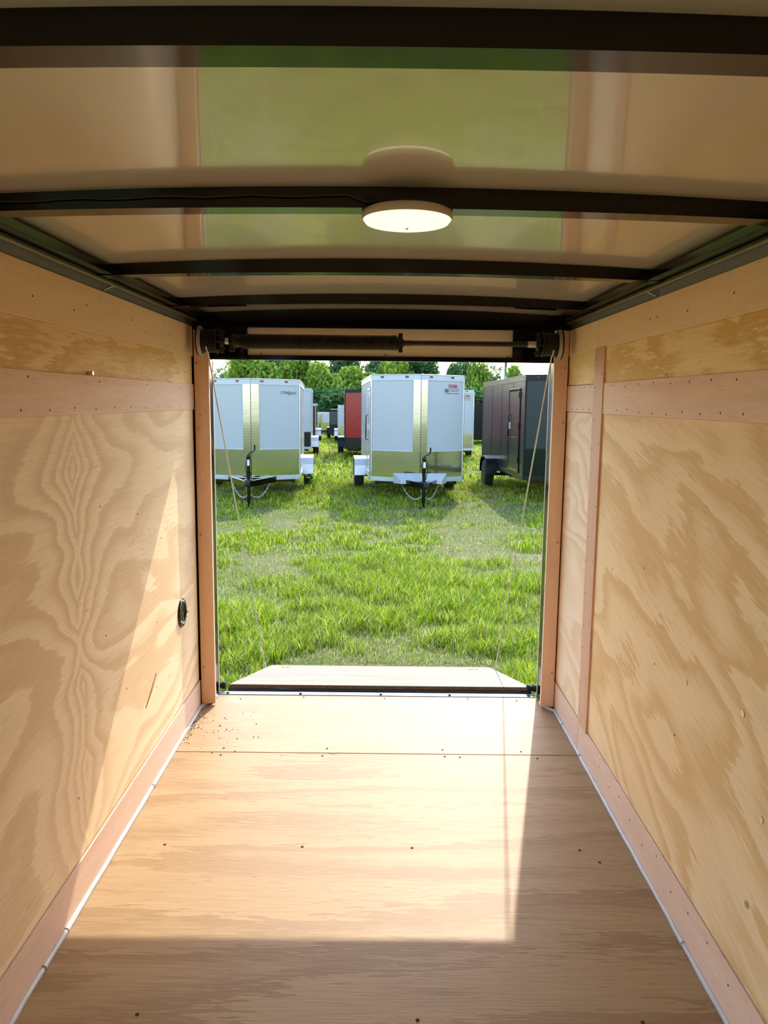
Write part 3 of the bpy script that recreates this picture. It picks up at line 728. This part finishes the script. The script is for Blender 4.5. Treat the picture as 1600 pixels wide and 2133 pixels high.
    jk = MB().tube([(0, jy, .10), (0, jy, zb+.50)], .032, 12).tube([(0, jy, .02), (0, jy, .14)], .022, 10).box(-.07, .07, jy-.06, jy+.06, .0, .014).box(-.08, .08, jy-.07, jy+.05, zb+.06, zb+.085)
    jk.lathe([(.036, zb+.48), (.040, zb+.50), (.040, zb+.53), (.02, zb+.55)], (0, jy, 0), 'z', 12)
    jk = jk.build('jack', M['black'], e)
    MB().tube([(0, jy, zb+.54), (.02, jy, zb+.565), (.05, jy, zb+.575), (.11, jy, zb+.61), (.115, jy, zb+.64)], .011, 8).tube([(.115, jy, zb+.63), (.117, jy, zb+.72)], .015, 8).build('crank', M['black'], jk)
    if near:
        MB().box(-.022, .022, jy-.036, jy-.031, zb+.34, zb+.45).build('sticker', M['galv'], jk)
        MB().tube([(-.02, jy-.02, zb+.10), (-.045, jy-.05, zb+.30), (-.02, jy-.05, zb+.50), (.05, jy-.05, zb+.46), (.06, jy-.05, zb+.30), (.03, jy-.05, zb+.12)], .008, 6).build('wiring_plug', M['blackmatte'], jk)
    for s in (-1, 1):
        cm = MB(); q0 = Vector((s*.36, -.55, zb-.02)); q1 = Vector((-s*.08, ty+.30, zb-.02)); nl = 22
        for k in range(nl):
            f = (k+.5)/nl; p = q0.lerp(q1, f); p.z -= .26*(1-(2*f-1)**2)
            g = min(1, f+.03); d = (q0.lerp(q1, g)-Vector((0, 0, .26*(1-(2*g-1)**2)))-p).normalized()
            sd_ = Vector((0, 1, 0)) if k % 2 else d.cross(Vector((0, 1, 0))).normalized()
            lk = [p+d*.024*math.cos(v)+sd_*.013*math.sin(v) for v in [2*math.pi*j/8 for j in range(8)]]
            cm.tube(lk, .0045, 4, True)
        cm.build('safety_chain', M['galv'], e)
    # side entry door
    if door:
        s, y0, y1 = door
        X0, X1 = s*bx, s*(bx+.022)
        fr = MB()
        for (a0, a1, b0, b1) in ((y0, y0+.05, zb+.12, zt-.16), (y1-.05, y1, zb+.12, zt-.16), (y0, y1, zt-.20, zt-.15), (y0, y1, zb+.10, zb+.15)):
            fr.box(min(X0, X1), max(X0, X1), a0, a1, b0, b1)
        fr.build('door_frame', M['black' if skin == 'charcoal_skin' else 'alu'], e, .004)
        dx0, dx1 = s*bx, s*(bx+.014)
        dr = MB().box(min(dx0, dx1), max(dx0, dx1), y0+.05, y1-.05, zb+.15, zt-.20).build('side_door', M[skin], e, .004)
        hx = s*(bx+.05)
        MB().tube([(s*(bx+.014), y1-.12, zb+.78), (hx, y1-.12, zb+.80), (hx, y1-.12, zb+1.28), (s*(bx+.014), y1-.12, zb+1.30)], .012, 8).build('bar_lock', M['black'], dr)
        MB().bar((hx, y1-.12, zb+.80), (hx, y1-.34, zb+.79), .03, .02).build('handle', M['black'], dr)
        MB().box(min(s*bx, s*(bx+.03)), max(s*bx, s*(bx+.03)), y1-.16, y1-.09, zb+.98, zb+1.12).build('latch_plate', M['galv'], dr)
        for z in (zb+.30, zb+1.0, zt-.35):
            MB().box(min(s*bx, s*(bx+.035)), max(s*bx, s*(bx+.035)), y0+.01, y0+.07, z, z+.12).build('hinge', M['galv' if skin != 'charcoal_skin' else 'black'], dr)
    if decal:
        aa, bb = faces[1]; fl_ = (Vector(bb)-Vector(aa)).length
        if decal[0] == 'word':
            d = obj('lettering', text_mesh('CYNE', .074, 'lettering'), M['ink'], e); on_face(d, aa, bb, fl_-.405, zt-.185, .004)
            d = obj('lettering', text_mesh('RGY.', .070, 'lettering'), M['ink'], e); on_face(d, aa, bb, fl_-.205, zt-.19, .004)
            q = MB().add([(0, 0, 0), (.035, -.02, 0), (.042, -.014, 0), (.010, .006, 0)], [(0, 1, 2, 3)]).build('lettering', M['ink'], e); on_face(q, aa, bb, fl_-.245, zt-.19, .005)
        else:
            sc = decal[1]
            d = obj('lettering', text_mesh('KINEMA', .088*sc, 'lettering'), M['ink_red'], e); on_face(d, aa, bb, fl_-.385*sc, zt-.155*sc, .004); d.scale = (.72, 1.25, 1)
            mk = MB()
            for cx in (-.455, -.405):
                mk.add([(cx*sc+.019*sc*math.cos(v), -.215*sc+.026*sc*math.sin(v), 0) for v in [2*math.pi*j/12 for j in range(12)]], [tuple(range(12))])
            mk.add([(-.49*sc, -.182*sc, 0), (-.375*sc, -.186*sc, 0), (-.375*sc, -.176*sc, 0), (-.43*sc, -.168*sc, 0), (-.49*sc, -.176*sc, 0)], [tuple(range(5))])
            x = -.365
            rnd = random.Random(5)
            for z, x0, x1, hh in ((-.188, -.37, -.13, .012), (-.218, -.36, -.14, .014), (-.266, -.48, -.135, .015)):
                x = x0
                while x < x1:
                    w = rnd.uniform(.008, .022); mk.add([(x*sc, z*sc, 0), ((x+w)*sc, z*sc, 0), ((x+w)*sc, (z+hh)*sc, 0), (x*sc, (z+hh)*sc, 0)], [(0, 1, 2, 3)]); x += w+rnd.uniform(.006, .02)
            q = mk.build('dealer_mark', M['ink_black'], e); on_face(q, aa, bb, fl_, zt, .004)
    return e

trailer('cargo_trailer', 'white trailer with V nose and dark lettering, nearest one behind the left cable', (-1.665, 15.5), 1, 4.6, 1.82, 4.3, 2.40, 'white_skin', zb=.45, guard_h=.60, lights='red_lens', tongue=None, decal=('word',), plate_w=.165)
trailer('cargo_trailer', 'white trailer with red dealer lettering and aluminium tongue cover, in the middle of the doorway', (-.24, 15.6), -1, 4.6, 1.84, 3.9, 2.52, 'white_skin', zb=.42, door=(-1, .30, 1.22), decal=('dealer', 1.), plate_w=.15)
trailer('cargo_trailer', 'charcoal trailer with a side door and black trim beside the right jamb', (2.79, 15.45), -1, 2.4, 1.95, 5.0, 2.55, 'charcoal_skin', zb=.48, pitch=.6, trim='black_skin', guard='plate_dark', fender='black_skin', tongue=None, axle=.66, door=(-1, .45, 1.55), rim='rim_dark', plate_w=.15, guard_h=.62)
trailer('cargo_trailer', 'glossy red trailer with black lower front behind the middle white trailer', (-1.40, 28.3), -1, 3.5, 1.95, 3.9, 2.50, 'red_skin', trim='black_skin', guard='black_skin', fender='black_skin', tongue=None, near=False, nose_plate=False, guard_h=.42, pitch=.8)
trailer('cargo_trailer', 'white trailer with black front corner just behind the left white trailer', (-2.60, 28.0), 1, 4.0, 1.95, 3.6, 2.52, 'white_skin', trim='white_skin', guard='black_skin', tongue=None, near=False, nose_plate=False, pitch=.8)
trailer('cargo_trailer', 'white trailer with a small dealer mark, peeking out right of the middle trailer', (3.22, 28.2), 1, 1.0, 1.95, 3.6, 2.52, 'white_skin', tongue=None, near=False, decal=('dealer', 1.), pitch=.8)
trailer('cargo_trailer', 'black trailer at the back, left of the charcoal trailer', (4.55, 41.5), -1, 1.0, 2.4, 4.0, 2.25, 'black_skin', trim='black_skin', guard='black_skin', fender='black_skin', tongue=None, near=False, nose_plate=False, pitch=.3)
trailer('cargo_trailer', 'dark maroon trailer in the third row behind the left white trailers', (-3.62, 41.5), 1, 3.0, 1.9, 3.6, 2.12, 'maroon_skin', trim='white_skin', guard='black_skin', tongue=None, near=False, nose_plate=False, pitch=.3)
trailer('cargo_trailer', 'narrow white trailer glimpsed between the grey and the red trailer', (-2.42, 41.5), -1, 2.0, 1.9, 3.6, 2.06, 'white_skin', tongue=None, near=False, pitch=.3)
trailer('cargo_trailer', 'plain grey trailer between the far white and the red trailer', (-3.22, 46.8), -1, 2.0, 1.5, 3.6, 1.86, 'grey_skin', trim='black_skin', guard='black_skin', fender='black_skin', tongue=None, near=False, nose_plate=False, pitch=.2)
trailer('cargo_trailer', 'smallest and farthest white trailer standing before the trees', (-3.85, 57.5), 1, 2.0, 1.55, 3.2, 1.66, 'white_skin', tongue=None, near=False, pitch=.0)

# ------------------------------------------------------------------ trees
def crown_mesh(name, seed, nb, nl, ls, cols):
    rg = np.random.default_rng(seed)
    cs = []; 
    for i in range(nb):
        z = .12+.88*(i/(nb-1))**.9; r = .40*math.sqrt(max(.05, 1-((z-.5)/.56)**2)); a = rg.random()*6.28
        cs.append((math.cos(a)*r*rg.random()**.5, math.sin(a)*r*rg.random()**.5, z*.9, .13+.09*rg.random()))
    cs = np.array(cs); pick = rg.integers(0, nb, nl); d = rg.normal(size=(nl, 3)); d /= np.linalg.norm(d, axis=1)[:, None]
    rad = cs[pick, 3]*(.55+.5*rg.random(nl)**.6)
    P = cs[pick, :3]+d*rad[:, None]*np.array([1, 1, .8])
    P[:, 2] = np.maximum(P[:, 2], .02)
    n1 = d+.9*rg.normal(size=(nl, 3)); n1 /= np.linalg.norm(n1, axis=1)[:, None]
    u = np.cross(n1, rg.normal(size=(nl, 3))); u /= np.linalg.norm(u, axis=1)[:, None]; v = np.cross(n1, u)
    s = ls*(.6+.8*rg.random(nl))[:, None]
    V = np.stack([P-u*s, P+v*s*.55, P+u*s, P-v*s*.55], 1).reshape(-1, 3)
    me = bpy.data.meshes.new(name); me.vertices.add(nl*4); me.vertices.foreach_set('co', V.reshape(-1))
    me.loops.add(nl*4); me.loops.foreach_set('vertex_index', np.arange(nl*4, dtype=np.int32)); me.polygons.add(nl); me.polygons.foreach_set('loop_start', np.arange(0, nl*4, 4, dtype=np.int32))
    me.update(calc_edges=True)
    C = np.array(cols)[rg.integers(0, len(cols), nl)]*(.75+.5*rg.random(nl))[:, None]
    C *= (.85+.3*vnoise(cs[pick, 0]*9, cs[pick, 2]*9, seed, 1.))[:, None]
    at = me.color_attributes.new('tint', 'FLOAT_COLOR', 'POINT')
    at.data.foreach_set('color', np.concatenate([np.repeat(C, 4, 0), np.ones((nl*4, 1))], 1).reshape(-1))
    me.materials.append(M['leaf']); return me
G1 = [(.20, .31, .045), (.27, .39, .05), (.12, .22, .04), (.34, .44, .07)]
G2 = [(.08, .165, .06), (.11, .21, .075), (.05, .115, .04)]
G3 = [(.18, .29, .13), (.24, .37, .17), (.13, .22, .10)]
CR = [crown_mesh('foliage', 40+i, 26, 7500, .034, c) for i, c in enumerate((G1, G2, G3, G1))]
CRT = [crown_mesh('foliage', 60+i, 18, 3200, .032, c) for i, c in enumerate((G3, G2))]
def trunk_mesh(seed):
    rg = random.Random(seed); m = MB()
    m.tube([(0, 0, -.02), (.01, 0, .2), (-.01, .01, .45), (.02, 0, .8)], [.028, .022, .015, .004], 7)
    for k in range(9):
        z = .18+.06*k; a = rg.random()*6.28; l = .25*(1-.5*k/9)
        m.tube([(0, 0, z), (l*.5*math.cos(a), l*.5*math.sin(a), z+.10), (l*math.cos(a), l*math.sin(a), z+.17)], [.010, .006, .002], 5)
    return m.mesh('trunk')
TR = [trunk_mesh(i) for i in range(3)]
def tree(px, wpx, top, Y, kind, label, thin=False, rz=None):
    X = (px-800)/1623*Y; g = gz(Y); h = CZ+(836-top)/1623*Y-g; w = 1.35*wpx/1623*Y
    e = empty('tree', (X, Y, g), (0, 0, random.random()*6.28 if rz is None else rz)); e.scale = (w, w*.8, h); tag(e, label, 'tree', 'tree line behind the lot')
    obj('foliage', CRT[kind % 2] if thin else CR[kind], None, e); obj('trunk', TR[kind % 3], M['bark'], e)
for a in [
    (455, 60, 778, 76, 0, 'thin airy treetop at the left jamb beside open sky', True),
    (492, 62, 750, 74, 0, 'sparse grey-green tree at the left end of the tree line', True),
    (528, 105, 738, 70, 3, 'bright yellow-green tree rising behind the nose of the left white trailer'),
    (575, 95, 735, 73, 2, 'dull green tree above the roof of the left white trailer'),
    (622, 85, 738, 71, 0, 'rounded tree above the lettered right corner of the left white trailer'),
    (655, 60, 752, 76, 1, 'dark thin treetop showing sky through it, right of the left white trailer', True),
    (676, 80, 762, 68, 3, 'sunlit bushy tree above the gap between the white trailers'),
    (712, 95, 740, 77, 1, 'tall dark tree standing back above the far grey trailer'),
    (745, 85, 768, 69, 0, 'vine-covered yellow-green tree above the red trailer'),
    (790, 95, 738, 75, 2, 'tall tree behind the left roof corner of the middle white trailer'),
    (822, 80, 745, 71, 0, 'bright tree above the roof of the middle white trailer'),
    (868, 88, 735, 73, 1, 'dense dark green tree above the nose of the middle white trailer'),
    (900, 60, 778, 74, 1, 'low dark tree right of the nose of the middle white trailer'),
    (945, 46, 760, 72, 1, 'dark round-topped tree above the dealer lettering'),
    (962, 44, 756, 75, 1, 'second dark round-topped tree, just above the right corner of the middle trailer'),
    (988, 66, 758, 70, 3, 'vine-clad tree between the middle and the charcoal trailer'),
    (1030, 56, 768, 74, 2, 'flat-topped grey-green tree left of the utility pole', True),
    (1072, 52, 764, 76, 3, 'small light green tree right of the utility pole'),
    (1108, 46, 790, 80, 2, 'faint treetop just showing over the charcoal trailer roof', True),
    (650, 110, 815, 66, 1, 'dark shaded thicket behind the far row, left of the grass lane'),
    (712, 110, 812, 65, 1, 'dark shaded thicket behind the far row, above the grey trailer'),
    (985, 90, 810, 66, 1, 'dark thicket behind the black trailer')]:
    tree(*a)

# ------------------------------------------------------------------ utility pole and lines
PX, PY = (1049-800)/1623*84, 84
pole = tag(empty('utility_pole', (PX, PY, gz(PY))), 'grey utility pole rising behind the charcoal trailer', 'pole')
MB().tube([(0, 0, -.3), (0, 0, 9.2)], [.16, .11], 10).build('post', M['bark'], pole)
MB().box(-1.1, 1.1, -.06, .06, 8.3, 8.45).build('crossarm', M['bark'], pole)
MB().lathe([(.20, 4.6), (.24, 4.65), (.24, 5.5), (.20, 5.55), (.05, 5.6)], (0, -.28, 0), 'z', 14).build('transformer', M['galv'], pole)
for z, lab in ((4.2, 'lower power line crossing in front of the trees'), (5.35, 'upper power line above the middle trailer')):
    pts = [(PX+(-60+6*i), PY-.2, gz(PY)+z+.0004*((-60+6*i) % 60-30)**2) for i in range(17)]
    tag(MB().tube(pts, .022, 5).build('power_line', M['galv']), lab, 'cable')
